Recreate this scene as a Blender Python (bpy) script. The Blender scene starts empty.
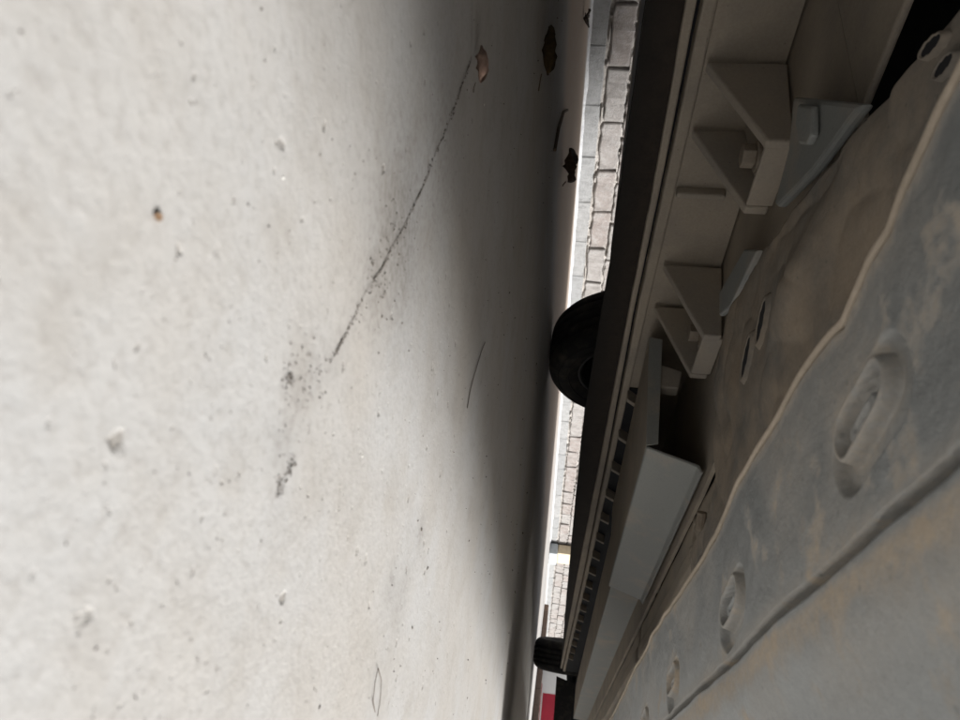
import bpy, bmesh, math, random
from mathutils import Vector, Matrix, noise

rnd = random.Random(7)
sc = bpy.context.scene
COL = sc.collection
R = math.radians

# ------------------------------------------------------------------ camera
FPX, H = 720.0, 0.08                      # focal length in photo pixels, lens height above the ground

def frame(vp, s):
    """Axes (rows: forward, left, up) in camera space from a vanishing point and the horizon's slope."""
    d1 = Vector((vp[0] - 480, 360 - vp[1], -FPX))
    d2 = Vector((vp[0] + s * (vp[1] - 360) - 480, 0, -FPX))
    x = d1.normalized()
    z = d1.cross(d2).normalized()
    if z.x < 0: z = -z
    return Matrix((x, z.cross(x), z))

RG = frame((528, 835), 0.09)              # the ground: X along the van, Y to its left, Z up
RC = frame((543, 825), 0.085)             # the van, which sits pitched about a degree on its springs
CAM = Vector((0, 0, H))

cam_d = bpy.data.cameras.new('camera')
cam = bpy.data.objects.new('camera', cam_d)
COL.objects.link(cam)
cam_d.sensor_width = 36
cam_d.lens = FPX / 960 * 36
cam_d.clip_start = 0.005
cam_d.clip_end = 2000
cam_d.dof.use_dof = True
cam_d.dof.focus_distance = 1.0
cam_d.dof.aperture_fstop = 20
cam.matrix_world = Matrix.Translation(CAM) @ RG.to_4x4()
sc.camera = cam

# ------------------------------------------------------------------ sky, sun, exposure
SUN_EL, SUN_AZ = 29, 66                    # elevation; direction from +X turned towards -Y
w = bpy.data.worlds.new('World'); sc.world = w; w.use_nodes = True
nt = w.node_tree
sky = nt.nodes.new('ShaderNodeTexSky'); sky.sky_type = 'NISHITA'; sky.sun_disc = False
sky.sun_elevation = R(SUN_EL); sky.sun_rotation = R(90 + SUN_AZ)
sky.air_density = 1.0; sky.dust_density = 4.0; sky.ozone_density = 0.6
hs = nt.nodes.new('ShaderNodeHueSaturation'); hs.inputs['Saturation'].default_value = 0.4
nt.links.new(sky.outputs[0], hs.inputs['Color'])
nt.links.new(hs.outputs[0], nt.nodes['Background'].inputs[0])
nt.nodes['Background'].inputs[1].default_value = 0.075
sd = bpy.data.lights.new('sun', 'SUN'); sd.energy = 3.6; sd.angle = R(11); sd.color = (1.0, 0.985, 0.965)
sun = bpy.data.objects.new('sun', sd); COL.objects.link(sun)
sdir = Vector((math.cos(R(SUN_EL)) * math.cos(R(SUN_AZ)), -math.cos(R(SUN_EL)) * math.sin(R(SUN_AZ)), math.sin(R(SUN_EL))))
sun.rotation_euler = sdir.to_track_quat('Z', 'Y').to_euler()
sc.view_settings.view_transform = 'Standard'
sc.view_settings.look = 'None'
sc.view_settings.exposure = 1.05
sc.view_settings.gamma = 1.0
sc.cycles.max_bounces = 10
sc.cycles.diffuse_bounces = 8
sc.cycles.use_denoising = True

# ------------------------------------------------------------------ helpers
def ray(rot, u, v): return rot @ Vector((u - 480, 360 - v, -FPX)) / FPX
def gnd(u, v, z=0.0):
    d = ray(RG, u, v); return CAM + d * ((z - H) / d.z)
def car(u, v, x=None, y=None, z=None):
    """Measured point on one of the van's planes (van coordinates, z as height over the lens)."""
    d = ray(RC, u, v)
    t = x / d.x if x is not None else y / d.y if y is not None else z / d.z
    return CAM + d * t
def K(x, y, zo): return Vector((x, y, H + zo))     # van point, height given over the lens

def tag(o, label=None, cat=None, group=None, kind=None):
    if label: o['label'] = label
    if cat: o['category'] = cat
    if group: o['group'] = group
    if kind: o['kind'] = kind
    return o
def empty(name, loc=(0, 0, 0)):
    o = bpy.data.objects.new(name, None); COL.objects.link(o); o.location = loc
    o.empty_display_size = 0.1
    return o
def build(name, verts, faces, mat, parent=None, smooth=False, bevel=0, seg=2, sub=0):
    me = bpy.data.meshes.new(name)
    me.from_pydata([tuple(v) for v in verts], [], faces)
    me.materials.append(mat)
    bm = bmesh.new(); bm.from_mesh(me)
    bmesh.ops.recalc_face_normals(bm, faces=bm.faces)
    bm.to_mesh(me); bm.free()
    if smooth:
        me.polygons.foreach_set('use_smooth', [True] * len(me.polygons))
    o = bpy.data.objects.new(name, me); COL.objects.link(o)
    if parent: o.parent = parent
    if bevel:
        b = o.modifiers.new('bevel', 'BEVEL'); b.width = bevel; b.segments = seg; b.limit_method = 'ANGLE'; b.angle_limit = R(35)
        b.harden_normals = False
    if sub:
        s = o.modifiers.new('sub', 'SUBSURF'); s.levels = s.render_levels = sub
    return o
class MB:
    def __init__(self): self.v = []; self.f = []
    def add(self, v, f):
        n = len(self.v); self.v += [Vector(p) for p in v]; self.f += [tuple(i + n for i in q) for q in f]; return self
    def prism(self, pts, vec):
        n = len(pts); vec = Vector(vec)
        return self.add(list(pts) + [Vector(p) + vec for p in pts],
                        [tuple(range(n)), tuple(range(2 * n - 1, n - 1, -1))] + [(i, (i + 1) % n, n + (i + 1) % n, n + i) for i in range(n)])
    def box(self, a, b):
        x0, y0, z0 = a; x1, y1, z1 = b
        return self.prism([(x0, y0, z0), (x1, y0, z0), (x1, y1, z0), (x0, y1, z0)], (0, 0, z1 - z0))
    def tube(self, path, r, n=8, cap=True):
        path = [Vector(p) for p in path]; rings = []
        for i, p in enumerate(path):
            t = (path[min(i + 1, len(path) - 1)] - path[max(i - 1, 0)]).normalized()
            a = t.cross(Vector((0, 0, 1)) if abs(t.z) < .9 else Vector((1, 0, 0))).normalized(); b = t.cross(a)
            rr = r[i] if isinstance(r, (list, tuple)) else r
            rings.append([p + (a * math.cos(2 * math.pi * k / n) + b * math.sin(2 * math.pi * k / n)) * rr for k in range(n)])
        f = [(i * n + k, i * n + (k + 1) % n, (i + 1) * n + (k + 1) % n, (i + 1) * n + k) for i in range(len(path) - 1) for k in range(n)]
        if cap: f += [tuple(range(n)), tuple(range(len(path) * n - 1, (len(path) - 1) * n - 1, -1))]
        return self.add([p for q in rings for p in q], f)
    def lathe(self, prof, c, n=48, closed=False):
        """prof: (offset along Y, radius); spun round the Y axis at c."""
        c = Vector(c); m = len(prof); v = []
        for k in range(n):
            a = 2 * math.pi * k / n
            v += [c + Vector((r * math.cos(a), y, r * math.sin(a))) for y, r in prof]
        f = [(k * m + i, k * m + i + 1, ((k + 1) % n) * m + i + 1, ((k + 1) % n) * m + i) for k in range(n) for i in range(m - 1)]
        if closed: f += [(k * m + m - 1, k * m, ((k + 1) % n) * m, ((k + 1) % n) * m + m - 1) for k in range(n)]
        return self.add(v, f)
    def make(self, name, mat, parent=None, **k): return build(name, self.v, self.f, mat, parent, **k)
def interp(pts, x):
    if x <= pts[0][0]: return pts[0][1]
    for a, b in zip(pts, pts[1:]):
        if x <= b[0]:
            t = (x - a[0]) / (b[0] - a[0]); return a[1] + (b[1] - a[1]) * t
    return pts[-1][1]
def sstep(a, b, x):
    t = min(1, max(0, (x - a) / (b - a))); return t * t * (3 - 2 * t)
def n3(x, y, z, s): return noise.noise(Vector((x * s, y * s, z * s)))

# ------------------------------------------------------------------ materials
def mat_new(name):
    m = bpy.data.materials.new(name); m.use_nodes = True
    t = m.node_tree; return m, t, t.nodes['Principled BSDF'], t.links.new
def tex(t, L, kind, scale, detail=4, rough=.6, vec=None, **kw):
    n = t.nodes.new('ShaderNodeTex' + kind); n.inputs['Scale'].default_value = scale
    if kind == 'Noise': n.inputs['Detail'].default_value = detail; n.inputs['Roughness'].default_value = rough
    for k, v in kw.items(): setattr(n, k, v)
    if vec is not None: L(vec, n.inputs['Vector'])
    return n
def ramp(t, L, src, stops):
    n = t.nodes.new('ShaderNodeValToRGB'); L(src, n.inputs[0])
    e = n.color_ramp.elements
    while len(e) < len(stops): e.new(.5)
    for q, (p, c) in zip(e, stops):
        q.position = p; q.color = c if len(c) == 4 else (*c, 1)
    return n
def mix(t, L, fac, a, b, mode='MIX'):
    n = t.nodes.new('ShaderNodeMix'); n.data_type = 'RGBA'; n.blend_type = mode
    for sock, val in ((n.inputs[0], fac), (n.inputs[6], a), (n.inputs[7], b)):
        if isinstance(val, (int, float)): sock.default_value = val
        elif isinstance(val, tuple): sock.default_value = (*val, 1)
        else: L(val, sock)
    return n.outputs[2]
def bump(t, L, p, h, strength, dist, normal=None):
    b = t.nodes.new('ShaderNodeBump'); b.inputs['Strength'].default_value = strength; b.inputs['Distance'].default_value = dist
    L(h, b.inputs['Height'])
    if normal: L(normal, b.inputs['Normal'])
    L(b.outputs[0], p.inputs['Normal']); return b.outputs[0]
def g(x): return (x, x, x)

def dusty(name, base, dust, amount=.5, rough=.75, scale=6, grain=260, streak=None, metallic=0, spec=.3, attr=0):
    """Painted or bare steel under road dust: dust lies in soft patches, with fine grain and some chips."""
    m, t, p, L = mat_new(name)
    co = t.nodes.new('ShaderNodeTexCoord').outputs['Object']
    vec = co
    if streak:
        mp = t.nodes.new('ShaderNodeMapping'); mp.inputs['Scale'].default_value = streak; L(co, mp.inputs[0]); vec = mp.outputs[0]
    a = tex(t, L, 'Noise', scale, 6, .62, vec)
    fac = ramp(t, L, a.outputs[0], [(max(0, .62 - amount * .5), g(0)), (min(1, .78 - amount * .3), g(1))])
    b = tex(t, L, 'Noise', scale * 7, 5, .7, co)
    fac2 = mix(t, L, .45, fac.outputs[0], b.outputs[0], 'OVERLAY')
    c = tex(t, L, 'Noise', grain, 3, .7, co)
    if attr:                                   # dust caught on rims and in grooves, stored on the mesh
        da = t.nodes.new('ShaderNodeAttribute'); da.attribute_name = 'dust'
        m2 = mix(t, L, 1., da.outputs['Fac'], ramp(t, L, b.outputs[0], [(.28, g(.35)), (.6, g(1))]).outputs[0], 'MULTIPLY')
        fac2 = mix(t, L, attr, mix(t, L, .65, fac2, fac.outputs[0]) if amount > .1 else g(.03), m2, 'ADD')
    col = mix(t, L, fac2, base, dust)
    col = mix(t, L, .28, col, ramp(t, L, c.outputs[0], [(.3, g(.35)), (.7, g(.75))]).outputs[0], 'SOFT_LIGHT')
    sp = tex(t, L, 'Voronoi', 60, vec=co)
    chip = ramp(t, L, sp.outputs['Distance'], [(.05, g(.4)), (.1, g(0))])
    col = mix(t, L, chip.outputs[0], col, tuple(x * .45 for x in base))
    L(col, p.inputs['Base Color'])
    p.inputs['Roughness'].default_value = rough; p.inputs['Metallic'].default_value = metallic
    if metallic:                               # dust dulls the metal where it lies
        L(ramp(t, L, fac2, [(0, g(metallic)), (.7, g(0))]).outputs[0], p.inputs['Metallic'])
        L(ramp(t, L, fac2, [(0, g(rough)), (.7, g(.85))]).outputs[0], p.inputs['Roughness'])
    p.inputs['Specular IOR Level'].default_value = spec
    n1 = bump(t, L, p, c.outputs[0], .25, .0008)
    bump(t, L, p, b.outputs[0], .25, .003, n1)
    return m
def plain(name, col, rough=.6, spec=.3, metallic=0, var=.25, scale=20):
    m, t, p, L = mat_new(name)
    co = t.nodes.new('ShaderNodeTexCoord').outputs['Object']
    a = tex(t, L, 'Noise', scale, 6, .65, co)
    r = ramp(t, L, a.outputs[0], [(.3, tuple(c * (1 - var) for c in col)), (.7, tuple(min(1, c * (1 + var)) for c in col))])
    L(r.outputs[0], p.inputs['Base Color'])
    p.inputs['Roughness'].default_value = rough; p.inputs['Specular IOR Level'].default_value = spec; p.inputs['Metallic'].default_value = metallic
    bump(t, L, p, a.outputs[0], .15, .002)
    return m

TAN = (.36, .31, .25)
M_sill = dusty('dusty_sill_paint', (.29, .262, .228), (.40, .35, .285), .62, .85, 5)
M_bracket = dusty('dusty_bracket_paint', (.36, .33, .29), (.42, .37, .305), .55, .85, 7)
M_skirt = dusty('black_skirt_with_dust', (.010, .0095, .009), (.12, .082, .056), .05, .75, 7, attr=.9)
M_pan = dusty('dusty_floor_pan', (.18, .168, .15), (.31, .255, .195), .5, .8, 9)
M_tray = dusty('grey_steel_tray', (.23, .243, .246), (.325, .275, .215), .12, .42, 30, spec=.5, attr=1., metallic=.5)
M_lip = dusty('dusty_tray_lip', (.25, .215, .17), (.33, .28, .225), .6, .8, 14)
M_rail = dusty('grey_rail_steel', (.32, .335, .325), (.43, .39, .33), .22, .55, 9, spec=.45)
M_rail_tan = dusty('tan_dust_on_rail', (.33, .295, .25), (.43, .375, .305), .6, .8, 6)
M_floor = dusty('tan_floor_steel', (.32, .29, .25), (.42, .365, .295), .55, .75, 6)
M_dark = plain('dark_underbody', (.02, .021, .024), .8)  # dark parts; also the painted shade in seams, pockets and slots
M_rubber = dusty('tyre_rubber', (.024, .024, .025), (.075, .066, .056), .3, .8, 14)
M_rim = plain('dull_black_rim', (.03, .03, .032), .55, .4)
M_bolt = dusty('dusty_bolt', (.24, .2, .16), TAN, .6, .8, 20)
M_body = plain('silver_body_paint', (.42, .43, .44), .3, .5, .4, var=.03)
M_glass = plain('dark_window_glass', (.02, .025, .03), .08, .5, var=.05)
M_red = plain('red_lens', (.4, .02, .02), .2, .5, var=.05)
M_leaf = plain('dry_leaf_brown', (.20, .105, .05), .8, .2, var=.5, scale=120)
M_leaf2 = plain('dry_leaf_pinkish', (.22, .15, .12), .8, .2, var=.4, scale=120)
M_leaf_shade = plain('dry_leaf_shaded', (.05, .033, .014), .8, .2, var=.7, scale=60)  # leaf colour darkened for the shade it lies in
M_leaf3 = plain('dry_leaf_dark', (.045, .028, .018), .8, .2, var=.5, scale=90)
M_twig = plain('twig_brown', (.10, .075, .055), .85, .2)
M_grit = plain('dark_grit', (.10, .088, .076), .9, .2, var=.5, scale=300)
M_crack = plain('packed_crack_dirt', (.12, .105, .09), .95, .1, var=.4, scale=200)
M_grit_tan = plain('tan_grit', (.27, .17, .10), .9, .2, var=.4, scale=300)
M_grit_white = plain('white_grit', (.75, .74, .70), .7, .3, var=.1, scale=300)

def ground_mat():
    m, t, p, L = mat_new('worn_concrete')
    co = t.nodes.new('ShaderNodeTexCoord').outputs['Object']
    big = tex(t, L, 'Noise', 5, 5, .6, co)
    mid = tex(t, L, 'Noise', 26, 6, .65, co)
    fine = tex(t, L, 'Noise', 240, 4, .65, co)
    micro = tex(t, L, 'Noise', 1100, 2, .6, co)
    col = mix(t, L, ramp(t, L, big.outputs[0], [(.35, g(0)), (.65, g(1))]).outputs[0], (.44, .44, .438), (.42, .398, .37))
    col = mix(t, L, ramp(t, L, mid.outputs[0], [(.48, g(0)), (.72, g(.65))]).outputs[0], col, (.35, .328, .30))
    col = mix(t, L, ramp(t, L, fine.outputs[0], [(.5, g(0)), (.74, g(.5))]).outputs[0], col, (.29, .27, .25))
    # pits and specks of dirt, irregular in size
    wv = t.nodes.new('ShaderNodeVectorMath'); wv.operation = 'MULTIPLY_ADD'
    L(fine.outputs[1], wv.inputs[0]); wv.inputs[1].default_value = (.006, .006, .006); L(co, wv.inputs[2])
    pits = None
    for sc_, thr, dep in ((75, .10, .6), (190, .09, .5), (44, .035, .4)):
        vo = tex(t, L, 'Voronoi', sc_, vec=wv.outputs[0])
        gate = ramp(t, L, vo.outputs['Color'], [(.62, g(0)), (.72, g(dep))])
        dot = ramp(t, L, vo.outputs['Distance'], [(thr, g(1)), (thr * 2, g(0))])
        hole = mix(t, L, 1., gate.outputs[0], dot.outputs[0], 'MULTIPLY')
        pits = hole if pits is None else mix(t, L, 1., pits, hole, 'ADD')
        col = mix(t, L, hole, col, (.22, .2, .175))
    dirt = t.nodes.new('ShaderNodeAttribute'); dirt.attribute_name = 'dirt'
    dn = mix(t, L, 1., dirt.outputs['Fac'], ramp(t, L, fine.outputs[0], [(.3, g(.35)), (.65, g(1))]).outputs[0], 'MULTIPLY')
    col = mix(t, L, dn, col, (.13, .115, .10))
    tan = t.nodes.new('ShaderNodeAttribute'); tan.attribute_name = 'tan'
    tn = mix(t, L, 1., tan.outputs['Fac'], ramp(t, L, mid.outputs[0], [(.25, g(.55)), (.6, g(1))]).outputs[0], 'MULTIPLY')
    col = mix(t, L, tn, col, (.40, .31, .235))
    L(col, p.inputs['Base Color'])
    p.inputs['Roughness'].default_value = .85; p.inputs['Specular IOR Level'].default_value = .25
    n1 = bump(t, L, p, mid.outputs[0], .16, .003)
    n2 = bump(t, L, p, fine.outputs[0], .30, .0008, n1)
    n3_ = bump(t, L, p, micro.outputs[0], .22, .0003, n2)
    bump(t, L, p, pits, .6, -.0012, n3_)
    return m
M_ground = ground_mat()
def brick_mat(name, a, b, c):
    m, t, p, L = mat_new(name)
    co = t.nodes.new('ShaderNodeTexCoord').outputs['Object']
    oi = t.nodes.new('ShaderNodeObjectInfo').outputs['Random']
    n = tex(t, L, 'Noise', 14, 7, .7, co); f = tex(t, L, 'Noise', 70, 5, .7, co)
    col = mix(t, L, oi, a, b)
    col = mix(t, L, ramp(t, L, n.outputs[0], [(.45, g(0)), (.62, g(.75))]).outputs[0], col, c)
    col = mix(t, L, ramp(t, L, f.outputs[0], [(.52, g(0)), (.72, g(.5))]).outputs[0], col, (.12, .115, .11))
    L(col, p.inputs['Base Color']); p.inputs['Roughness'].default_value = .9
    n1 = bump(t, L, p, n.outputs[0], .8, .02); bump(t, L, p, f.outputs[0], .8, .008, n1)
    return m
M_brick = brick_mat('weathered_painted_brick', (.22, .212, .205), (.20, .172, .16), (.28, .272, .265))
M_plinth = brick_mat('grey_plinth_cement', (.215, .222, .226), (.25, .252, .252), (.17, .172, .172))
M_mortar = brick_mat('rough_mortar', (.36, .34, .32), (.36, .34, .32), (.20, .185, .17))
M_fillet = brick_mat('white_cement_fillet', (.62, .63, .64), (.62, .63, .64), (.5, .51, .53))

# ------------------------------------------------------------------ ground
CRACK_PX = [(473, -40), (472, 0), (470, 62), (457, 100), (445, 130), (425, 180), (405, 225), (380, 270), (360, 305), (345, 335), (330, 362)]
CRACK = [gnd(u, v) for u, v in CRACK_PX]
DIRT = [(gnd(402, 228), .045, .65), (gnd(388, 252), .035, .5), (gnd(378, 275), .02, .5), (gnd(300, 385), .012, .28), (gnd(312, 372), .012, .25),
        (gnd(288, 378), .0035, .4), (gnd(291, 465), .003, .35), (gnd(280, 486), .003, .35), (gnd(284, 440), .009, .35), (gnd(392, 582), .014, .35),
        (gnd(421, 530), .010, .5), (gnd(400, 600), .02, .3), (gnd(440, 160), .06, .3)]
def seg_d(p, a, b):
    ab = b - a; t = max(0, min(1, (p - a).dot(ab) / ab.length_squared)); return (p - a - ab * t).length, t
def ground():
    rings, seg = [], 400
    r = .02
    while r < 90: rings.append(r); r *= 1.022
    rings.append(900)
    v = [Vector((0, 0, 0))]; dirt = [0.]; tan = [0.]
    for r in rings:
        for k in range(seg):
            a = 2 * math.pi * k / seg
            x, y = r * math.cos(a), r * math.sin(a)
            z = 0
            if r < 40:
                z = .0007 * n3(x, y, 0, 9) + .00022 * n3(x, y, 3, 45)
                z *= min(1, .25 + r * 1.2)
            d = t = 0.
            if .05 < r < 2.2 and x > 0 and y > -.2:
                p = Vector((x, y, 0))
                for q, rad, am in DIRT:
                    e = (p - q).length / rad
                    if e < 2.2: d = max(d, am * math.exp(-e * e))
                for A, B in zip(CRACK, CRACK[1:]):
                    e, _ = seg_d(p, A, B); e /= .009
                    if e < 2.2: d = max(d, .2 * math.exp(-e * e))
            e = y - 1.75 - .1 * n3(x, y, 0, .8)
            t = sstep(-.35, .1, e) * (1 - sstep(3.8, 4.6, y) * .6) * (1 - sstep(4.0, 8.5, x))
            v.append(Vector((x, y, z))); dirt.append(d); tan.append(t)
    f = [(0, 1 + k, 1 + (k + 1) % seg) for k in range(seg)]
    for i in range(len(rings) - 1):
        for k in range(seg):
            a, b = 1 + i * seg + k, 1 + i * seg + (k + 1) % seg
            f.append((a, a + seg, b + seg, b))
    o = build('ground', v, f, M_ground, smooth=True)
    for nm, arr in (('dirt', dirt), ('tan', tan)):
        at = o.data.attributes.new(nm, 'FLOAT', 'POINT'); at.data.foreach_set('value', arr)
    return tag(o, kind='structure', label='pale worn concrete ground', cat=None)
ground()

# crack: a thin jagged seam filled with dark dirt
def crack():
    P = []
    for a, b in zip(CRACK, CRACK[1:]):
        n = max(2, int((b - a).length / .004))
        P += [a.lerp(b, i / n) for i in range(n)]
    v = []; f = []
    for i, p in enumerate(P):
        t = (P[min(i + 1, len(P) - 1)] - P[max(0, i - 1)]).normalized(); nn = Vector((-t.y, t.x, 0))
        dist = p.length
        wd = max(.00016, .00026 + .0009 * n3(p.x, p.y, 0, 70)) * min(2.2, max(.6, dist * 2.2))
        c = p + nn * .002 * n3(p.x, p.y, 7, 45)
        gz = (.0007 * n3(c.x, c.y, 0, 9) + .00022 * n3(c.x, c.y, 3, 45)) * min(1, .25 + dist * 1.2) + .00035
        v += [c - nn * wd + Vector((0, 0, gz)), c + nn * wd + Vector((0, 0, gz))]
        if i: f.append((2 * i - 2, 2 * i - 1, 2 * i + 1, 2 * i))
    o = build('ground_crack', v, f, M_crack)
    tag(o, 'thin dark dirt filled crack running across the concrete', kind='structure')
crack()

# ------------------------------------------------------------------ brick wall on the far side
WY, WX0, WX1 = 4.7, -3.0, 34.0
wall = tag(empty('brick_wall', (0, WY, 0)), 'rough pale brick wall with grey cement plinth beyond the van', 'wall')
def block_mesh(name, L_, H_, D, mat, j, seed):
    rr = random.Random(seed); bm = bmesh.new()
    nx = 8
    v = []; f = []
    for ix in range(nx + 1):
        for (y, z) in ((0, 0), (0, H_), (D, H_), (D, 0)):
            v.append(((ix / nx - .5) * L_ + rr.uniform(-j, j) * (1 if 0 < ix < nx else .6), y + (rr.uniform(-j, j) if y == 0 else 0), z + rr.uniform(-j, j) * .8))
    for ix in range(nx):
        for k in range(4):
            f.append((ix * 4 + k, ix * 4 + (k + 1) % 4, ix * 4 + 4 + (k + 1) % 4, ix * 4 + 4 + k))
    f += [(0, 1, 2, 3), (nx * 4 + 3, nx * 4 + 2, nx * 4 + 1, nx * 4)]
    o = build(name, v, f, mat); me = o.data
    bpy.data.objects.remove(o)
    bm.from_mesh(me); bmesh.ops.bevel(bm, geom=[e for e in bm.edges if e.calc_face_angle(0) > 1.0], offset=.008, segments=1, affect='EDGES', profile=.5)
    bm.to_mesh(me); bm.free()
    return me
def place(me, name, x, y, z, dx=1):
    o = bpy.data.objects.new(name, me); COL.objects.link(o); o.parent = wall; o.location = (x, y, z)
    return o
PL_H, BR_H, BR_L = .135, .15, .46
pl = [block_mesh('plinth_block', .50, PL_H - .004, .2, M_plinth, .004, s) for s in range(4)]
x = WX0; i = 0
while x < WX1:
    place(pl[i % 4], 'plinth_block', x + .252, 0 + rnd.uniform(-.004, .004), 0); x += .505; i += 1
br = [block_mesh('brick', BR_L, BR_H, .2, M_brick, .010, 20 + s) for s in range(9)]
courses = 14
stuff = MB()
for c in range(courses):
    z = PL_H + .026 + c * (BR_H + .019); x = WX0 + (c % 2) * .18; i = 0
    while x < WX1:
        if c < 2 or (c == 2 and x < 25):
            o = place(br[rnd.randrange(9)], 'brick', x + BR_L / 2, -.012 + rnd.uniform(-.011, .008), z + rnd.uniform(-.004, .004))
            o.rotation_euler = (rnd.uniform(-.02, .02), rnd.uniform(-.012, .012), rnd.uniform(-.02, .02))
        else:
            dy = rnd.uniform(-.012, .006)
            me = br[rnd.randrange(9)]
            stuff.add([Vector(v.co) + Vector((x + BR_L / 2, dy, z)) for v in me.vertices], [tuple(p.vertices) for p in me.polygons])
        x += BR_L + rnd.uniform(.012, .028); i += 1
tag(stuff.make('upper_brickwork', M_brick, wall), kind='stuff')
top = PL_H + .026 + courses * (BR_H + .019)
mb = MB().box((WX0, .018, 0), (WX1 + .4, .19, top - .01)); mb.make('mortar', M_mortar, wall)
MB().box((WX0 - .02, -.03, top), (WX1 + .42, .24, top + .06)).make('coping', M_mortar, wall, bevel=.01)
# squeezed-out mortar lumps along the bed joints
lump = MB()
for c in range(4):
    z = PL_H + .013 + c * (BR_H + .019); x = WX0
    while x < 30:
        l = rnd.uniform(.02, .30) ** 1.2; h = rnd.uniform(.002, .014); d = rnd.uniform(-.008, .024)
        v = [(x, .02, z - h), (x + l, .02, z - h * rnd.uniform(.5, 1)), (x + l, .02, z + h), (x, .02, z + h * rnd.uniform(.5, 1)),
             (x + l * rnd.uniform(.1, .4), -d, z - h * .5), (x + l * rnd.uniform(.6, .9), -d * rnd.uniform(.5, 1), z - h * .4), (x + l * rnd.uniform(.6, .9), -d * .7, z + h * .6), (x + l * rnd.uniform(.1, .4), -d * .8, z + h * .6)]
        if rnd.random() < .45: lump.add(v, [(0, 1, 5, 4), (1, 2, 6, 5), (2, 3, 7, 6), (3, 0, 4, 7), (4, 5, 6, 7)])
        x += l + rnd.uniform(-.01, .05)
tag(lump.make('mortar_lumps', M_mortar, wall), kind='stuff')
# white cement run along the foot of the wall
mb = MB(); v = []; f = []
xs = [WX0 + .08 * k for k in range(int((WX1 - WX0) / .08))]
for k, x in enumerate(xs):
    e = .045 + .02 * n3(x, 0, 0, 3) + .01 * n3(x, 1, 0, 14); z = .02 + .010 * n3(x, 5, 0, 4) + .006 * n3(x, 5, 0, 18)
    v += [(x, -e - .02, -.002), (x, -e * .6, z * .5), (x, -.006, z), (x, .01, z)]
    if k:
        for q in range(3): f.append((4 * k - 4 + q, 4 * k - 3 + q, 4 * k + 1 + q, 4 * k + q))
build('cement_fillet', v, f, M_fillet, wall, smooth=True)

# cream pier, kerb, red and white board at the far end
pier = tag(empty('wall_pier', (13.7, WY - .12, 0)), 'cream painted pier with a grey foot against the far brick wall', 'pier')
M_cream = plain('cream_paint', (.50, .42, .30), .7, .3, var=.12)
M_greyp = plain('grey_pier_foot', (.36, .39, .41), .8, .3, var=.15)
MB().box((-.30, -.09, .156), (.30, .09, 2.5)).make('shaft', M_cream, pier, bevel=.02)
MB().box((-.33, -.12, 0), (.33, .09, .155)).make('foot', M_greyp, pier, bevel=.02)

kerb = tag(empty('kerb', (0, 0, 0)), 'added low brown stone kerb crossing the yard beyond the front wheel', 'kerb')  # stands for the dark line of the shaded wall foot
M_kerb = brick_mat('brown_kerb_stone', (.16, .11, .085), (.20, .14, .11), (.12, .09, .075))
ka, kb = Vector((6.6, -.6, 0)), Vector((14.2, 3.6, 0)); kd = (kb - ka).normalized(); kn = Vector((-kd.y, kd.x, 0)); n = 16; kl = (kb - ka).length / n
me0 = block_mesh('kerb_stone', kl - .012, .08, .14, M_kerb, .006, 77)
for i in range(n):
    o = bpy.data.objects.new('kerb_stone', me0); COL.objects.link(o); o.parent = kerb
    o.location = ka + kd * (i + .5) * kl; o.rotation_euler = (0, 0, math.atan2(kd.y, kd.x))

board = tag(empty('notice_board', (11.2, 1.68, 0)), 'red and white painted board standing in the yard beyond the van', 'board')
M_redp = plain('red_board_paint', (.42, .02, .045), .5, .4, var=.1, scale=5)
M_whitep = plain('white_board_paint', (.8, .8, .78), .5, .4, var=.04, scale=5)
board.rotation_euler = (0, 0, R(6))
MB().box((-.015, -.75, .05), (.015, .75, 1.05)).make('panel', M_whitep, board, bevel=.004)
MB().box((-.022, -.34, .11), (-.0155, .03, .34)).make('red_band', M_redp, board)
MB().box((-.022, -.70, .065), (-.0155, .15, .09)).make('red_band', M_redp, board)
for y in (-.62, .62):
    MB().box((-.03, y - .025, 0), (.0 + .05, y + .025, 1.1)).make('post', plain('board_post', (.3, .24, .2), .7), board, bevel=.004)

# porch roof along the wall, added out of view to shade the lane and the bricks
shading = tag(empty('shading_roof', (0, WY, 2.62)), 'added unseen tin porch roof reaching from the brick wall over the van', 'roof')
M_tin = plain('grey_tin', (.3, .3, .29), .6, .4, .2)
mb = MB(); n = 128
for i in range(n):
    x = -10 + i * .11
    mb.prism([(x, .2, .12), (x + .055, .2, .15), (x + .11, .2, .12), (x + .11, .2, .115), (x + .055, .2, .145), (x, .2, .115)], (0, -4.1, .35))
mb.make('sheet', M_tin, shading)
for y in (-.3, -1.5, -2.7, -3.8):
    MB().box((-10, y - .04, .015 - y * .0854), (4.0, y + .04, .105 - y * .0854)).make('beam', M_twig, shading)

# ------------------------------------------------------------------ the van
van = tag(empty('parked_van'), 'parked silver van seen from beneath, its dusty underbody hanging low over the concrete', 'van')
Rgc = RG @ RC.transposed()
van.matrix_world = Matrix.Translation(CAM) @ Rgc.to_4x4() @ Matrix.Translation(-CAM)
VanInv = van.matrix_world.inverted()
def part(mb, name, mat, parent=van, **k): return mb.make(name, mat, parent, **k)

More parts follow.
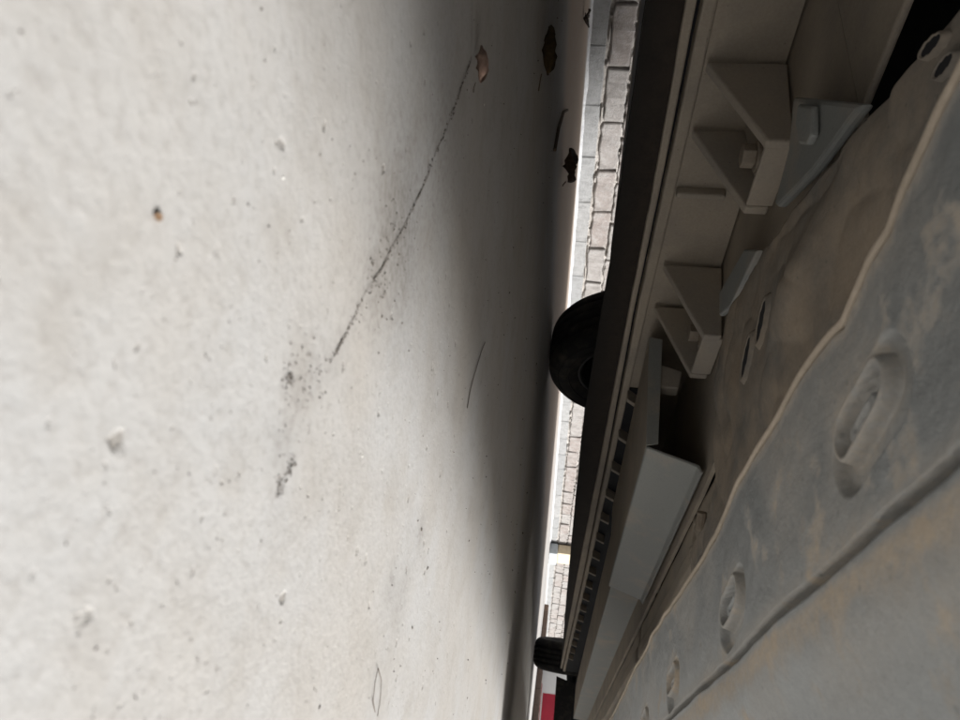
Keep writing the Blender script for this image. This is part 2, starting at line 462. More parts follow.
def prof(px, y): return sorted((p.x, p.z) for p in (car(u, v, y=y) for u, v in px))
XS = [-.2 + .05 * k for k in range(30)] + [1.3 + .2 * k for k in range(21)]
def strip(name, lo, hi, y0, y1, mat, x0=-.2, x1=5.3, wob=0, dust=None, **k):
    v = []; f = []; xs = [x for x in XS if x0 <= x < x1] + [x1]
    for i, x in enumerate(xs):
        q = wob * n3(x, y0, 0, 14)
        zl, zh = lo(x) + q, hi(x) + q * .3
        v += [(x, y0, zl), (x, y0, zh), (x, y1, zh), (x, y1, zl)]
        if i:
            b = 4 * i
            for s in range(4): f.append((b - 4 + s, b - 4 + (s + 1) % 4, b + (s + 1) % 4, b + s))
    b = len(v) - 4
    f += [(0, 1, 2, 3), (b + 3, b + 2, b + 1, b)]
    o = build(name, v, f, mat, van, **k)
    if dust:
        at = o.data.attributes.new('dust', 'FLOAT', 'POINT'); at.data.foreach_set('value', [dust[i % 4] for i in range(len(v))])
    return o
F = lambda px, y: (lambda pts: (lambda x: interp(pts, x)))(prof(px, y))
sk_lo = F([(646, 0), (628, 130), (607, 280), (595, 350), (582, 430), (572.5, 530), (566, 600), (562, 655)], .93)
sk_hi = F([(688, 0), (659, 165), (630, 310), (603.5, 450), (578.5, 576), (561.5, 668)], .93)
r1_lo = F([(686, 0), (657, 165), (628.6, 310), (602, 450), (577, 576), (560.3, 668)], .915)
r1_hi = F([(697, 0), (665, 165), (634, 310), (608, 450), (583, 576), (562.5, 668)], .915)
fl_lo = F([(703, 0), (668.6, 165), (637, 310), (610, 450), (584, 576), (563.3, 668)], .90)
fl_hi = F([(718, 0), (681, 165), (647, 310), (615.5, 450), (588, 576), (566, 668)], .90)
strip('side_skirt', sk_lo, sk_hi, .93, .945, M_skirt, wob=.002, dust=(0, .3, .3, 0))
strip('seam_lip', r1_lo, r1_hi, .912, .926, M_sill, wob=.0012, bevel=.003)
strip('sill_flange', fl_lo, fl_hi, .895, .93, M_sill, wob=.0008, bevel=.004)
strip('sill_wall', lambda x: fl_hi(x) - .006, lambda x: H + .236, .905, .918, M_sill)
strip('seam_shadow_gap', lambda x: r1_hi(x) - .004, lambda x: fl_lo(x) + .004, .932, .94, M_dark)  # black strip paints the shade inside the seam
# raised bead on the sill wall
for xb, th in ((.855, .012), (.30, .010), (-.1, .01)):
    part(MB().box((xb, .888, H + .128), (xb + th, .906, H + .206)), 'rib', M_bracket, bevel=.004)
# roof of the sill bays: two plates, stepping down towards the middle of the van
part(MB().prism([K(-.25, .925, .237), K(.468, .925, .237), K(.468, .603, .237), K(-.25, .66, .237)], (0, 0, .008)), 'bay_roof', M_sill, bevel=.003)
part(MB().prism([K(.47, .925, .239), K(6.2, .925, .239), K(6.2, .56, .239), K(1.3, .56, .239), K(.47, .60, .239)], (0, 0, .008)), 'bay_roof', M_sill)

def bracket(x0, x1, far=False):
    b = empty('bracket'); b.parent = van
    for xx, nm in ((x0, 'gusset'), (x1, 'gusset')):
        t = .015
        mb = MB().prism([K(xx, .896, .1315), K(xx, .743, .2015), K(xx, .7435, .232), K(xx, .897, .2365)], (t, 0, 0))
        mb.make('gusset', M_bracket, b, bevel=.003)
    mb = MB().prism([K(x0 + .0115, .7445, .2015), K(x1 - .0005, .7445, .2015), K(x1 - .0005, .7445, .2365), K(x0 + .0115, .7445, .2365)], (0, .007, 0))
    mb.make('end_plate', M_bracket, b, bevel=.002)
    mb = MB().prism([K(x0 + .012, .80, .214), K(x1 - .001, .80, .214), K(x1 - .001, .896, .206), K(x0 + .012, .896, .206)], (0, 0, .006))
    mb.make('web', M_bracket, b, bevel=.002)
    cx, by, bz = x0 + .075, .80, .196
    bo = MB()
    for k, (r, n, za, zb) in enumerate(((.022, 24, .011, .0165), (.0165, 6, -.007, .0108))):
        bo.prism([K(cx + r * math.cos(6.2832 * q / n + .4), by + r * math.sin(6.2832 * q / n + .4), bz + za) for q in range(n)], (0, 0, zb - za))
    bo.make('bolt', M_bolt, b, bevel=.0012)
    return b
for x0, x1 in ((.62, .733), (1.04, 1.167)): bracket(x0, x1)

# ladder of small ribs farther along the sill
rb = MB().prism([(0, .872, fl_hi(2.0)), (.016, .872, fl_hi(2.0)), (.05, .872, fl_hi(2.0) + .03), (.034, .872, fl_hi(2.0) + .03)], (0, .03, 0))
rme = None
for k in range(17):
    xx = 1.5 + k * .2
    if rme is None:
        o = rb.make('ladder_rib', M_sill, van, bevel=.002); rme = o.data
    else:
        o = o.copy(); COL.objects.link(o)
    o.location = (xx, 0, fl_hi(xx) - fl_hi(2.0) - .004)
strip('pocket_shade', lambda x: fl_hi(x) - .002, lambda x: H + .16, .9, .9045, M_dark, x0=1.4)  # dark strip paints the shade in the pockets between the ribs

# longitudinal box rail, open at its near end
rail = empty('box_rail'); rail.parent = van
def railseg(x0, x1, yb0, yb1, zb, yt, zt, name, mat, matb):
    MB().prism([K(x0, yb1, zb), K(x1, yb1, zb), K(x1, yb0 + .006, zb), K(x0, yb0 + .006, zb)], (0, 0, .004)).make('bottom_plate', matb, rail, bevel=.0015)
    ym, zm = yt + .012, zt - .012
    P = [K(x0, yb0, zb + .001), K(x0, yb0 + .006, zb - .0005), K(x0, yt + .006, zt - .02), K(x0, yt, zt), K(x0, yt - .015, zt + .007), K(x0, yt - .017, zt + .002), K(x0, yt - .006, zt - .004), K(x0, yt, zt - .02)]
    MB().prism(P, (x1 - x0, 0, 0)).make(name, mat, rail, bevel=.002)
railseg(1.23, 2.15, .613, .862, .130, .590, .226, 'side_plate', M_rail, M_rail_tan)
railseg(2.152, 5.6, .650, .865, .146, .646, .275, 'side_plate', M_rail, M_rail_tan)
MB().prism([K(1.226, .862, .13), K(1.226, .617, .1295), K(1.226, .622, .1515), K(1.226, .858, .1565)], (.0035, 0, 0)).make('end_lip', M_rail, rail, bevel=.001)
MB().prism([K(1.236, .806, .152), K(1.236, .792, .197), K(1.236, .751, .190), K(1.236, .752, .153)], (.03, 0, 0)).make('mounting_tab', M_bracket, rail, bevel=.003)
MB().box((1.8, .62, H + .136), (1.806, .86, H + .235)).make('bulkhead', M_dark, rail)

# small pieces hung under the bay roof
pts = [car(u, v, z=.205) for u, v in ((793, 97), (862, 104), (846, 124), (812, 171), (777, 207), (774, 204), (788, 150))]
part(MB().prism(pts, (0, 0, .012)), 'crossmember', M_rail, bevel=.004)
pts = [car(u, v, z=.196) for u, v in ((797, 104), (811, 106), (811, 135), (806, 145), (798, 144), (795, 125))]
part(MB().prism(pts, (0, 0, .008)), 'clip', M_rail, bevel=.003)
pts = [car(u, v, z=.21) for u, v in ((744, 249), (757, 250), (745, 275), (730, 306), (719, 316), (719, 292))]
part(MB().prism(pts, (0, 0, .01)), 'bracing_strap', M_rail, bevel=.003)

# dusty floor pan with a curved edge, dents and drain slots
PZ = .17
pl_px = [(945, 10), (905, 57), (865, 105), (830, 150), (800, 190), (768, 233), (746, 268), (730, 300), (719, 340), (714, 390), (713, 440), (712, 480), (706, 510)]
PE = sorted((p.x, p.y) for p in (car(u, v, z=PZ) for u, v in pl_px))
PE = [(-.3, .28), (.05, .31)] + PE
SLOT = [(car(762, 334, z=PZ), car(767.5, 309, z=PZ), .0095), (car(746.5, 370, z=PZ), car(752, 345, z=PZ), .0095), (car(931, 52, z=PZ), car(945, 40, z=PZ), .004), (car(945, 72, z=PZ), car(957, 60, z=PZ), .004)]
def pan():
    NX, NY = 430, 170; v = []; f = []
    for i in range(NX):
        x = -.1 + 1.12 * i / (NX - 1) ; yl = interp(PE, x)
        for j in range(NY):
            t = j / (NY - 1)
            y = yl + (.12 - yl) * t
            d = yl - y
            z = PZ
            z += .014 * (1 - sstep(0, .012, d))                          # rolled edge
            z += .006 * n3(x, y, 0, 9) + .003 * n3(x, y, 4, 22) + .0025 * (1 - abs(n3(x, y, 8, 13))) ** 6 + .0008 * n3(x, y, 2, 70)
            q = Vector((x, y, 0))
            a = Vector((.36, .30, 0)); e = (q - a); z += .022 * math.exp(-((e.x / .05) ** 2 + (e.y / .045) ** 2))
            a = Vector((.5, .40, 0)); e = (q - a); z -= .012 * math.exp(-((e.x / .12) ** 2 + (e.y / .03) ** 2))
            a = Vector((.62, .30, 0)); e = (q - a); z += .012 * math.exp(-((e.x / .06) ** 2 + (e.y / .05) ** 2))
            near = min(seg_d(q, Vector((A.x, A.y, 0)), Vector((B.x, B.y, 0)))[0] for A, B, r in SLOT)
            z = PZ + .014 * (1 - sstep(0, .012, d)) + (z - PZ - .014 * (1 - sstep(0, .012, d))) * sstep(.008, .06, near)
            for A, B, r in ():
                A2 = Vector((A.x, A.y, 0)); B2 = Vector((B.x, B.y, 0)); e, _ = seg_d(q, A2, B2)
                z += .06 * (1 - sstep(r * .75, r * 1.1, e)) - .003 * math.exp(-((e - r * 1.7) / (r * .5)) ** 2)
            v.append(K(x, y, z))
    for i in range(NX - 1):
        for j in range(NY - 1):
            a = i * NY + j; f.append((a, a + 1, a + NY + 1, a + NY))
    o = build('floor_pan', v, f, M_pan, van, smooth=True)
    me = o.data
    for A, B, r in SLOT:                                              # lens-shaped drain slots: shade in the mouth painted as a dark disc, with a rolled, dusty lip
        A2 = Vector((A.x, A.y, 0)); B2 = Vector((B.x, B.y, 0)); m = (A2 + B2) / 2; dv = (B2 - A2); L2 = dv.length / 2 + r; dv.normalize(); nv = Vector((-dv.y, dv.x, 0))
        near = min(me.vertices, key=lambda q: (q.co.x - m.x) ** 2 + (q.co.y - m.y) ** 2); zz = near.co.z
        N = 28; ring = [m + dv * L2 * math.cos(6.2832 * k / N) + nv * r * (1 + .12 * math.sin(k * 2.1)) * math.sin(6.2832 * k / N) for k in range(N)]
        def zat(p): q = min(me.vertices, key=lambda q: (q.co.x - p.x) ** 2 + (q.co.y - p.y) ** 2); return q.co.z
        zs = [zat(p) for p in ring]
        v2 = []; 
        for sc_, dz in ((1.35, .0005), (1.16, -.0045), (1.0, -.0042), (.93, -.0025)):
            v2 += [m + (p - m) * sc_ + Vector((0, 0, z + dz)) for p, z in zip(ring, zs)]
        f2 = [(q * N + k, q * N + (k + 1) % N, (q + 1) * N + (k + 1) % N, (q + 1) * N + k) for q in range(3) for k in range(N)]
        lip = build('drain_slot', v2, f2, M_pan, o, smooth=True)
        build('slot_shade', [m + (p - m) * .97 + Vector((0, 0, z - .0034)) for p, z in zip(ring, zs)], [tuple(range(N))], M_dark, o)
pan()

# flat floor further forward, with long slots
FZ = .25
FS = [(car(641, 622, z=FZ), car(640, 660, z=FZ), .007), (car(697, 478, z=FZ), car(694, 545, z=FZ), .006), (car(592, 690, z=FZ), car(589, 718, z=FZ), .008)]
def floor():
    xs = [.85 + .012 * k for k in range(110)] + [2.17 + .03 * k for k in range(70)] + [4.3 + .1 * k for k in range(20)]
    NY = 110; v = []; f = []
    for i, x in enumerate(xs):
        for j in range(NY):
            y = .10 + (.585 - .10) * j / (NY - 1)
            z = FZ + .003 * n3(x, y, 0, 7) + .012 * sstep(.56, .585, y) - .008 * sstep(.455, .47, y) * (1 - sstep(.5, .515, y))
            q = Vector((x, y, 0))
            for A, B, r in FS:
                e, _ = seg_d(q, Vector((A.x, A.y, 0)), Vector((B.x, B.y, 0)))
                z += .05 * (1 - sstep(r * .8, r * 1.1, e)) - .004 * math.exp(-((e - r * 1.5) / (r * .4)) ** 2)
            v.append(K(x, y, z))
    for i in range(len(xs) - 1):
        for j in range(NY - 1):
            a = i * NY + j; f.append((a, a + 1, a + NY + 1, a + NY))
    build('floor_panel', v, f, M_floor, van, smooth=True)
floor()
p0 = car(702, 512, z=.235); p1 = car(700, 530, z=.235)
part(MB().tube([p0, p0.lerp(p1, .5), p1], .009, 12), 'stud', M_bolt, bevel=.002)

# under tray: rolled edge, pressed ovals, groove, lower sump side
TZ = .10
e_px = [(958, 78), (940, 108), (925, 138), (908, 172), (900, 186), (893, 205), (888, 226), (868, 258), (858, 276), (848, 298), (841, 316), (838, 324), (828, 330), (818, 346), (800, 376), (783, 405), (770, 431), (755, 456), (740, 481), (715, 535), (680, 592), (650, 640), (625, 690), (610, 720)]
TE = sorted((p.x, p.y) for p in (car(u, v, z=TZ) for u, v in e_px))
TE = [(x + 0, y + .0016 * n3(x, 0, 3, 60)) for x, y in TE]
TE = [(-.3, TE[0][1] + .03)] + TE + [(2.0, TE[-1][1])]
def stad(q, c, ang, L_, r):
    d = Vector((math.cos(ang), math.sin(ang), 0)) * L_ / 2
    return seg_d(q, c - d, c + d)[0] - r
OV = [(Vector((.2385 - .222, .139, 0)), R(-12)), (Vector((.2390, .1425, 0)), R(-9)), (Vector((.4560, .1300, 0)), R(-8)), (Vector((.690, .1230, 0)), R(-6)), (Vector((.90, .113, 0)), R(-6)), (Vector((1.13, .113, 0)), R(-6)), (Vector((1.36, .113, 0)), R(-6))]
def ridge_y(x): return .0965 + .0012 * n3(x, 0, 0, 3) - .009 * sstep(.3, 1.2, x)
def tray():
    xs = [-.25 + .012 * k for k in range(29)]
    x = .1
    xs = [q for q in xs if q < .1]
    while x < 1.85:
        xs.append(x); x += min([.0007 + .0006 * (c.x > .6) if abs(x - c.x) < .046 else .0032 + .003 * sstep(.5, 1.2, x) for c, a in OV])
    ys = [('e', k / 34) for k in range(34)]
    v = []; f = []; NYE, NYR = 165, 60; dust = []
    for x in xs:
        ye = interp(TE, x); yr = ridge_y(x) - .012
        for j in range(NYE + NYR):
            y = ye + (yr - ye) * j / NYE if j < NYE else yr + (-.19 - yr) * ((j - NYE) / (NYR - 1)) ** 1.3
            d = ye - y; q = Vector((x, y, 0)); z = TZ
            z += .0025 * (1 - sstep(0, .004, d))
            z += .0013 * n3(x, y, 0, 24) + .0032 * n3(x, y, 2, 7) + .0004 * n3(x, y, 6, 80)
            for c, a in OV:
                if abs(x - c.x) > .07 or abs(y - c.y) > .06: continue
                e = stad(q, c + Vector((-.006, -.006, 0)), a, .036, .0185)
                dish = .0052 * (1 - sstep(-.0048, .0008, e))
                e = stad(q, c, a, .029, .0105)
                z += dish * sstep(-.0004, .0018, e) - .0012 * (1 - sstep(-.0004, .0012, e))
                z += .0070 * (1 - sstep(-.0030, -.0019, e))
                e = stad(q, c + Vector((.003, -.001, 0)), a, .020, .0034)
                z -= .0040 * (1 - sstep(-.0006, .0006, e))
                e = stad(q, c + Vector((.003, -.001, 0)), a, .013, .0010)
                z += .0018 * (1 - sstep(-.0004, .0008, e))
            s = ridge_y(x) - y
            z += .008 * sstep(-.0042, -.0026, s) * (1 - sstep(.0012, .0026, s))                        # groove
            z -= .0012 * sstep(.001, .004, s) - .24 * max(0, s - .012) * sstep(.008, .04, s)     # sump side bulges down
            v.append(K(x, y, z))
            u = .75 * (1 - sstep(.0, .012, d)) + .8 * sstep(.004, .009, s) * (1 - sstep(.012, .024 + .012 * n3(x, y, 5, 60), s)) + .35 * sstep(-.014, -.003, s) * (1 - sstep(-.003, .0, s))
            u += .22 * sstep(-.05, .35, n3(x, y, 9, 14)) * (1 - sstep(.0, .09, s))
            u += .42 * sstep(-.05, .45, n3(x, y, 2, 11)) * (1 - sstep(.02, .06, s)) * (1 - sstep(.26, .40, x))
            for c, a in OV:
                if abs(x - c.x) < .06 and abs(y - c.y) < .05:
                    e = stad(q, c, a, .029, .0105)
                    u += .45 * math.exp(-(e / .003) ** 2) + .2 * sstep(.001, .003, e) * (1 - sstep(.003, .016, e))
            dust.append(min(1., u))
    NY = NYE + NYR
    for i in range(len(xs) - 1):
        for j in range(NY - 1):
            a = i * NY + j; f.append((a, a + 1, a + NY + 1, a + NY))
    o = build('under_tray', v, f, M_tray, van, smooth=True)
    at = o.data.attributes.new('dust', 'FLOAT', 'POINT'); at.data.foreach_set('value', dust)
    # the rolled rim
    path = []; x = -.2
    while x < 1.85:
        path.append(K(x, interp(TE, x) + .0004, TZ + .0012 + .0013 * n3(x, interp(TE, x), 0, 24) + .0032 * n3(x, interp(TE, x), 2, 7))); x += .006 + .02 * sstep(.4, 1.4, x)
    MB().tube(path, .0022, 8).make('tray_rim', M_lip, van, smooth=True)
tray()

# wheels: dark inner faces seen from under the van
def wheel(cx, yin, steer=0, flip=1):
    wld = Vector((cx, yin, .300))
    loc = VanInv @ wld
    e = empty('wheel'); e.parent = van; e.location = loc; e.rotation_euler = (0, 0, R(steer))
    wdt = .19 * flip
    P = [(0.012, .185), (.004, .195), (-.004, .212), (-.012, .232), (-.015, .25), (-.012, .268), (-.002, .283), (.012, .293), (.026, .2975), (.0375, .2985), (.038, .291), (.046, .291), (.0465, .299), (.073, .2998), (.0735, .292), (.0815, .292), (.082, .300), (.095, .300)]
    full = P + [(.19 - y, r) for y, r in reversed(P[:-1])]
    full = [(y * flip, r) for y, r in full]
    t = MB().lathe(full, (0, 0, 0), 72)
    for r0 in (.222, .258):
        t.lathe([(( -.0095) * flip, r0), ((-.0125 if r0 < .24 else -.0165) * flip, r0 + .002), ((-.0105 if r0 < .24 else -.0165) * flip, r0 + .004)], (0, 0, 0), 72)
    t.make('tyre', M_rubber, e, smooth=True)
    rim = MB().lathe([(.010 * flip, .192), (.004 * flip, .186), (.012 * flip, .178), (.03 * flip, .170), (.11 * flip, .165), (.13 * flip, .12), (.135 * flip, .0001)], (0, 0, 0), 48)
    rim.make('rim', M_rim, e, smooth=True)
    MB().lathe([(.135 * flip, .13), (.05 * flip, .128), (.045 * flip, .12), (.05 * flip, .05), (-.1 * flip, .03), (-.1 * flip, .0001)], (0, 0, 0), 40).make('brake_drum', M_dark, e, smooth=True)
    return e
wheel(2.235, 1.42)
wheel(5.95, 1.10, steer=15)
wheel(2.235, -.02, flip=-1)
wheel(5.95, .16, flip=-1)
part(MB().tube([K(2.235, 1.4, .31), K(2.235, 0, .31)], .035, 16), 'axle', M_dark)
# rubber flap beyond the end of the sill
pts = [car(u, v, x=5.75) for u, v in ((556.5, 676), (575, 684), (570, 726), (553, 726))]
part(MB().prism(pts, (.012, 0, 0)), 'rubber_flap', M_rubber)

# body shell above
def arch(cx, r=.37, n=10, zb=.47):
    a0 = math.asin((zb - .30) / r)
    return [(cx + r * math.cos(a0 + (math.pi - 2 * a0) * k / n), .30 + r * math.sin(a0 + (math.pi - 2 * a0) * k / n)) for k in range(n + 1)]
side = [(-.26, .47), (-.30, 1.05), (-.2, 2.1), (-.02, 2.3), (4.5, 2.32), (5.55, 1.35), (6.7, 1.08), (6.9, .8), (6.9, .47)] + arch(5.98) + arch(2.27)
def bw(x): return 1.66 - .27 * sstep(4.2, 6.2, x)
v = [(x, bw(x), z) for x, z in side] + [(x, -.23 + .1 * sstep(4.2, 6.2, x), z) for x, z in side]
n = len(side)
o = build('body', v, [tuple(range(n)), tuple(range(2 * n - 1, n - 1, -1))] + [(i, (i + 1) % n, n + (i + 1) % n, n + i) for i in range(n)], M_body, van, bevel=.03, seg=3)
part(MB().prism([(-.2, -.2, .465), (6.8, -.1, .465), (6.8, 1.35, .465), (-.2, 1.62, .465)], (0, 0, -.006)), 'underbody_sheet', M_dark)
for y0, y1 in ((1.625, 1.655), (-.225, -.195)):
    zb = .108 if y0 > 0 else .275  # unseen side panels, lowered to block light under the van
    part(MB().box((2.68 if y0 > 0 else 2.57, y0, min(zb, .15)), (5.0 if y0 > 0 else 5.62, y1, .468)), 'lower_sill', M_body, bevel=.01)
    part(MB().box((.42, y0, zb + (.034 if y0 > 0 else 0)), (1.85 if y0 > 0 else 1.915, y1, .468)), 'rear_quarter', M_body, bevel=.01)
    part(MB().box((-.25, y0, zb + (.034 if y0 > 0 else -.012)), (.417, y1, .468)), 'rear_corner', M_body, bevel=.01)
for xf in (1.918, 2.536):
    part(MB().box((xf, -.222, .07), (xf + .012, .0, .46)), 'rubber_flap', M_rubber)  # unseen flaps added to block sun passing the rear wheel
part(MB().box((6.30, -.215, .17), (6.89, -.185, .468)), 'front_shade_panel', M_body, bevel=.01)  # unseen panel added to block sun under the van's front
part(MB().box((-.36, -.2, .13), (-.262, 1.63, .62)), 'rear_bumper', M_dark, bevel=.03)  # unseen bumpers hang low to cut the light under the van
part(MB().box((6.903, -.1, .20), (7.0, 1.35, .62)), 'front_bumper', M_dark, bevel=.03)
for yy, dd in ((1.6605, .006), (-.2305, -.006)):
    for x0, x1 in ((.1, 1.35), (1.5, 2.75), (2.9, 4.1)):
        part(MB().prism([(x0, yy, 1.28), (x1, yy, 1.28), (x1, yy, 1.82), (x0, yy, 1.82)], (0, dd, 0)), 'side_window', M_glass, bevel=.01)
part(MB().prism([(-.283, .0, 1.25), (-.283, 1.43, 1.25), (-.228, 1.43, 1.83), (-.228, 0, 1.83)], (-.01, 0, 0)), 'rear_window', M_glass)
part(MB().prism([(4.66, .05, 2.18), (5.5, .1, 1.41), (5.5, 1.3, 1.41), (4.66, 1.4, 2.18)], (.01, 0, .016)), 'windscreen', M_glass)
for yy in (-.2, 1.48):
    part(MB().box((-.315, yy, .85), (-.27, yy + .14, 1.2)), 'tail_light', M_red, bevel=.01)

# ------------------------------------------------------------------ leaves, twigs and grit on the concrete
def leaf(name, u, v, ln, wd, rot, curl, mat, label, lift=.001, tilt=0):
    p = gnd(u, v); NL, NW = 11, 5; vs = []; fs = []
    for i in range(NL):
        t = i / (NL - 1); ww = wd * math.sin(math.pi * min(1, t * .97 + .03)) ** .7
        for j in range(NW):
            s = j / (NW - 1) * 2 - 1
            a = curl * s
            x = (t - .5) * ln; y = ww * .5 * (math.sin(a) / curl); z = ww * .5 * (1 - math.cos(a)) / curl + .18 * ln * (t - .4) ** 2 * curl + .07 * ln * n3(t * 5, s * 3, u, 1) + .05 * ln * n3(t * 9, s * 5, v, 1)
            vs.append(Vector((x, y, z)))
    for i in range(NL - 1):
        for j in range(NW - 1):
            a = i * NW + j; fs.append((a, a + 1, a + NW + 1, a + NW))
    mz = min(q.z for q in vs)
    o = build(name, [q - Vector((0, 0, mz)) for q in vs], fs, mat, smooth=True)
    s = o.modifiers.new('thick', 'SOLIDIFY'); s.thickness = ln * .012
    o.location = p + Vector((0, 0, lift)); o.rotation_euler = (tilt, 0, rot)
    st = MB().tube([(ln * .48, 0, .02 * ln - mz), (ln * .62, ln * .03, .03 * ln), (ln * .74, ln * .09, .02 * ln)], ln * .012, 6).make('leaf_stalk', M_twig, o)
    return tag(o, label, 'leaf')
leaf('dry_leaf', 473, 64, .024, .021, R(-55), 2.2, M_leaf2, 'curled pinkish dry leaf lying on the dirt filled crack')
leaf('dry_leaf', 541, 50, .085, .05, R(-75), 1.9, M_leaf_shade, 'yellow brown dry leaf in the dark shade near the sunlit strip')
leaf('dry_leaf', 562, 166, .16, .10, R(10), 1.7, M_leaf3, 'blackish curled leaf lying on the tan strip before the wall')
leaf('dry_leaf', 583, 18, .20, .09, R(60), 1.0, M_leaf3, 'dark leaf by the white cement foot of the wall')
leaf('dry_leaf', 156, 217, .0028, .0018, R(40), .8, M_grit_tan, 'tiny orange brown leaf scrap on pale concrete near the lens', .0003)

M_pale_twig = plain('pale_twig', (.24, .22, .2), .85, .2)
def twig(px, r, label, z=.001, mat=M_twig):
    pts = [gnd(u, v) + Vector((0, 0, z)) for u, v in px]
    tag(MB().tube(pts, r, 6).make('twig', mat), label, 'twig')
twig([(484, 342), (480, 352), (474, 372), (469, 390), (466, 408)], .0004, 'thin grey twig lying in the soft shadow edge under the van', .001, M_pale_twig)
twig([(376, 668), (373, 682), (371, 700), (373, 712)], .0002, 'hair thin dark fibre lying on bright concrete')
twig([(376, 668), (379, 680), (378, 698), (375, 716)], .00018, 'hair thin fibre curving beside another on bright concrete', .0012)
twig([(553, 150), (557, 128), (562, 112), (566, 110)], .004, 'curved brown stem on the tan strip near the curled leaf', .004)

def pebble_mesh(name, seed, mat):
    rr = random.Random(seed); bm = bmesh.new(); bmesh.ops.create_icosphere(bm, subdivisions=1, radius=1)
    for q in bm.verts: q.co *= rr.uniform(.7, 1.25); q.co.z *= .6
    me = bpy.data.meshes.new(name); bm.to_mesh(me); bm.free(); me.materials.append(mat); return me
dark = [pebble_mesh('grit_speck', s, M_grit) for s in range(4)]
tanp = [pebble_mesh('grit_speck', 9 + s, M_grit_tan) for s in range(2)]
whit = [pebble_mesh('grit_speck', 19 + s, M_grit_white) for s in range(2)]
SP = [(20, 32, 7, 0), (195, 102, 6, 0), (265, 61, 6, 0), (105, 171, 6, 0), (248, 205, 6, 0), (278, 254, 5, 0), (350, 146, 5, 0), (355, 174, 5, 0), (385, 87, 6, 0), (366, 108, 5, 0),
      (177, 583, 5, 0), (319, 707, 7, 0), (66, 544, 5, 0), (104, 484, 6, 0), (93, 450, 5, 0), (421, 529, 8, 0), (392, 585, 6, 0), (412, 628, 6, 0), (373, 592, 5, 0), (289, 375, 8, 0), (292, 465, 7, 0),
      (279, 485, 7, 0), (490, 550, 4, 0), (423, 436, 5, 0), (343, 494, 5, 0), (262, 470, 5, 0), (332, 140, 5, 0), (410, 190, 5, 0), (430, 200, 4, 0), (418, 250, 4, 0), (436, 240, 5, 0), (447, 230, 5, 0), (284, 158, 4, 0),
      (205, 290, 4, 0), (240, 320, 4, 0), (254, 300, 4, 0), (460, 330, 4, 0), (455, 370, 3, 0), (400, 470, 4, 0), (430, 500, 4, 0),
      (120, 229, 4, 2), (283, 178, 5, 2), (484, 105, 4, 2), (362, 456, 6, 2), (370, 165, 3, 2), (430, 250, 3, 2), (330, 240, 3, 2),
      (152, 210, 5, 1), (286, 400, 4, 1), (284, 455, 5, 1), (230, 262, 4, 1)]
NAMED = {(195, 102): 'dark grit speck on pale concrete in the upper left, above the orange brown scrap', (20, 32): 'blurred dark grit speck nearest the upper left corner of the concrete',
         (177, 583): 'lone round dark speck on the bright bare concrete at lower left', (421, 529): 'largest dark grit lump, on the lower middle concrete near the shadow edge',
         (319, 707): 'dark grit speck beside the hair thin fibres at the bottom edge', (289, 375): 'dark grit lump at the lower end of the long crack',
         (292, 465): 'upper of two dark grit lumps on the concrete below the crack end', (279, 485): 'lower of two dark grit lumps on the concrete below the crack end',
         (412, 628): 'dark grit speck on lower concrete between the largest lump and the fibres', (248, 205): 'dark grit speck right of the orange brown scrap on pale concrete',
         (283, 178): 'bright white grit fleck on upper concrete left of the crack', (362, 456): 'bright white grit fleck on middle concrete left of the thin twig',
         (484, 105): 'white grit fleck in shade just below the pinkish leaf', (66, 544): 'faint dark grit speck on the concrete near the left edge'}
rest = []
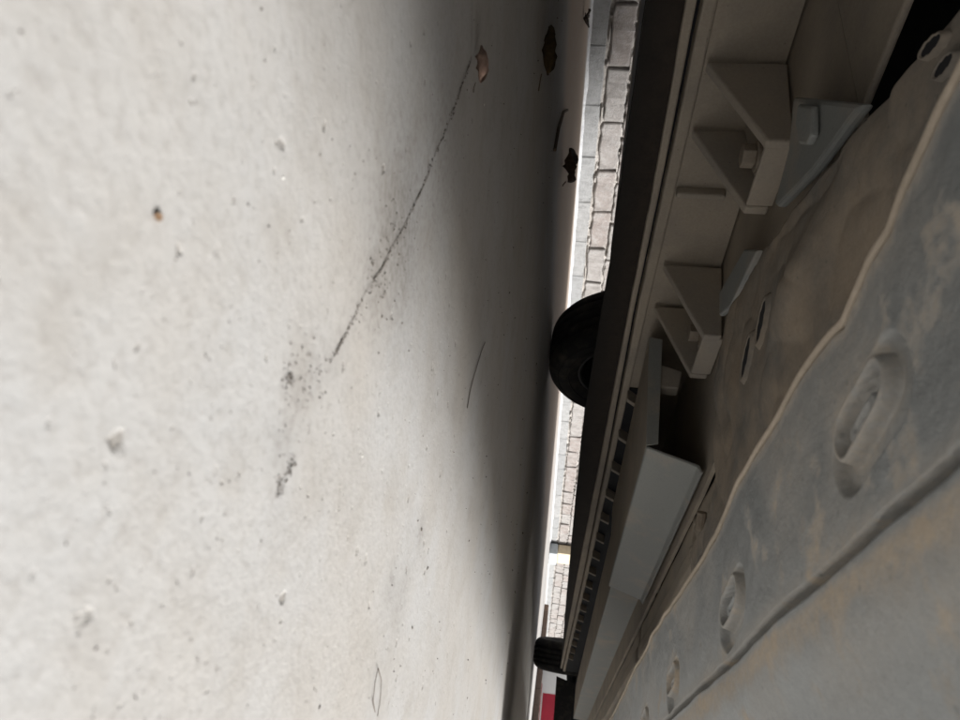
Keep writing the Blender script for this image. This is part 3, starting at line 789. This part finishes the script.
for k, (u, v, px, kind) in enumerate(SP):
    p = gnd(u, v); dep = (p - CAM).length
    s = px * .27 * dep / FPX
    if (u, v) not in NAMED: rest.append((p, s * .9)); continue
    o = bpy.data.objects.new('grit_speck', (dark, tanp, whit)[kind][k % 2]); COL.objects.link(o)
    o.location = p + Vector((0, 0, s * .25)); o.scale = (s * rnd.uniform(.8, 1.5), s * rnd.uniform(.7, 1.1), s * .7); o.rotation_euler = (0, 0, rnd.uniform(0, 6))
    tag(o, NAMED[(u, v)], 'grit', 'grit specks on the concrete')
# loose crumbs of dirt gathered in the crack and scattered grit nobody could count
crumb = MB()
def crumb_at(p, s):
    q = [Vector((rnd.uniform(-1, 1), rnd.uniform(-1, 1), rnd.uniform(0, .9))) * s for _ in range(4)]
    q[3].z = s * .8; q[0].z = q[1].z = q[2].z = -.1 * s
    q[0] = Vector((s, 0, -.1 * s)); q[1] = Vector((-.5 * s, .8 * s * rnd.uniform(.6, 1.2), -.1 * s)); q[2] = Vector((-.5 * s, -.8 * s * rnd.uniform(.6, 1.2), -.1 * s))
    a = rnd.uniform(0, 6); m = Matrix.Rotation(a, 3, 'Z')
    crumb.add([p + m @ k for k in q], [(0, 1, 3), (1, 2, 3), (2, 0, 3), (0, 2, 1)])
for _ in range(260):
    k = rnd.randrange(2, len(CRACK) - 1); t = rnd.random(); p = CRACK[k].lerp(CRACK[k + 1], t)
    dd = p.length; p = p + Vector((rnd.gauss(0, .003 * dd), rnd.gauss(0, .003 * dd), 0))
    crumb_at(p, abs(rnd.gauss(0, .0008)) * dd * 1.5 + .0002)
for c, rad, am in DIRT[:3] + DIRT[3:8]:
    for _ in range(60):
        p = c + Vector((rnd.gauss(0, rad * .6), rnd.gauss(0, rad * .6), 0)); crumb_at(p, (abs(rnd.gauss(0, .0010)) + .0002) * c.length * 1.3)
for _ in range(900):
    r = .12 * (1.9 / .12) ** rnd.random(); a = rnd.uniform(-.1, 1.2)
    crumb_at(Vector((r * math.cos(a), r * math.sin(a), 0)), abs(rnd.gauss(0, .0010)) * r + .00008)
for p, q in rest: crumb_at(p, q)
tag(crumb.make('dirt_crumbs', M_grit), 'scattered crumbs of dirt and grit on the concrete', kind='stuff')
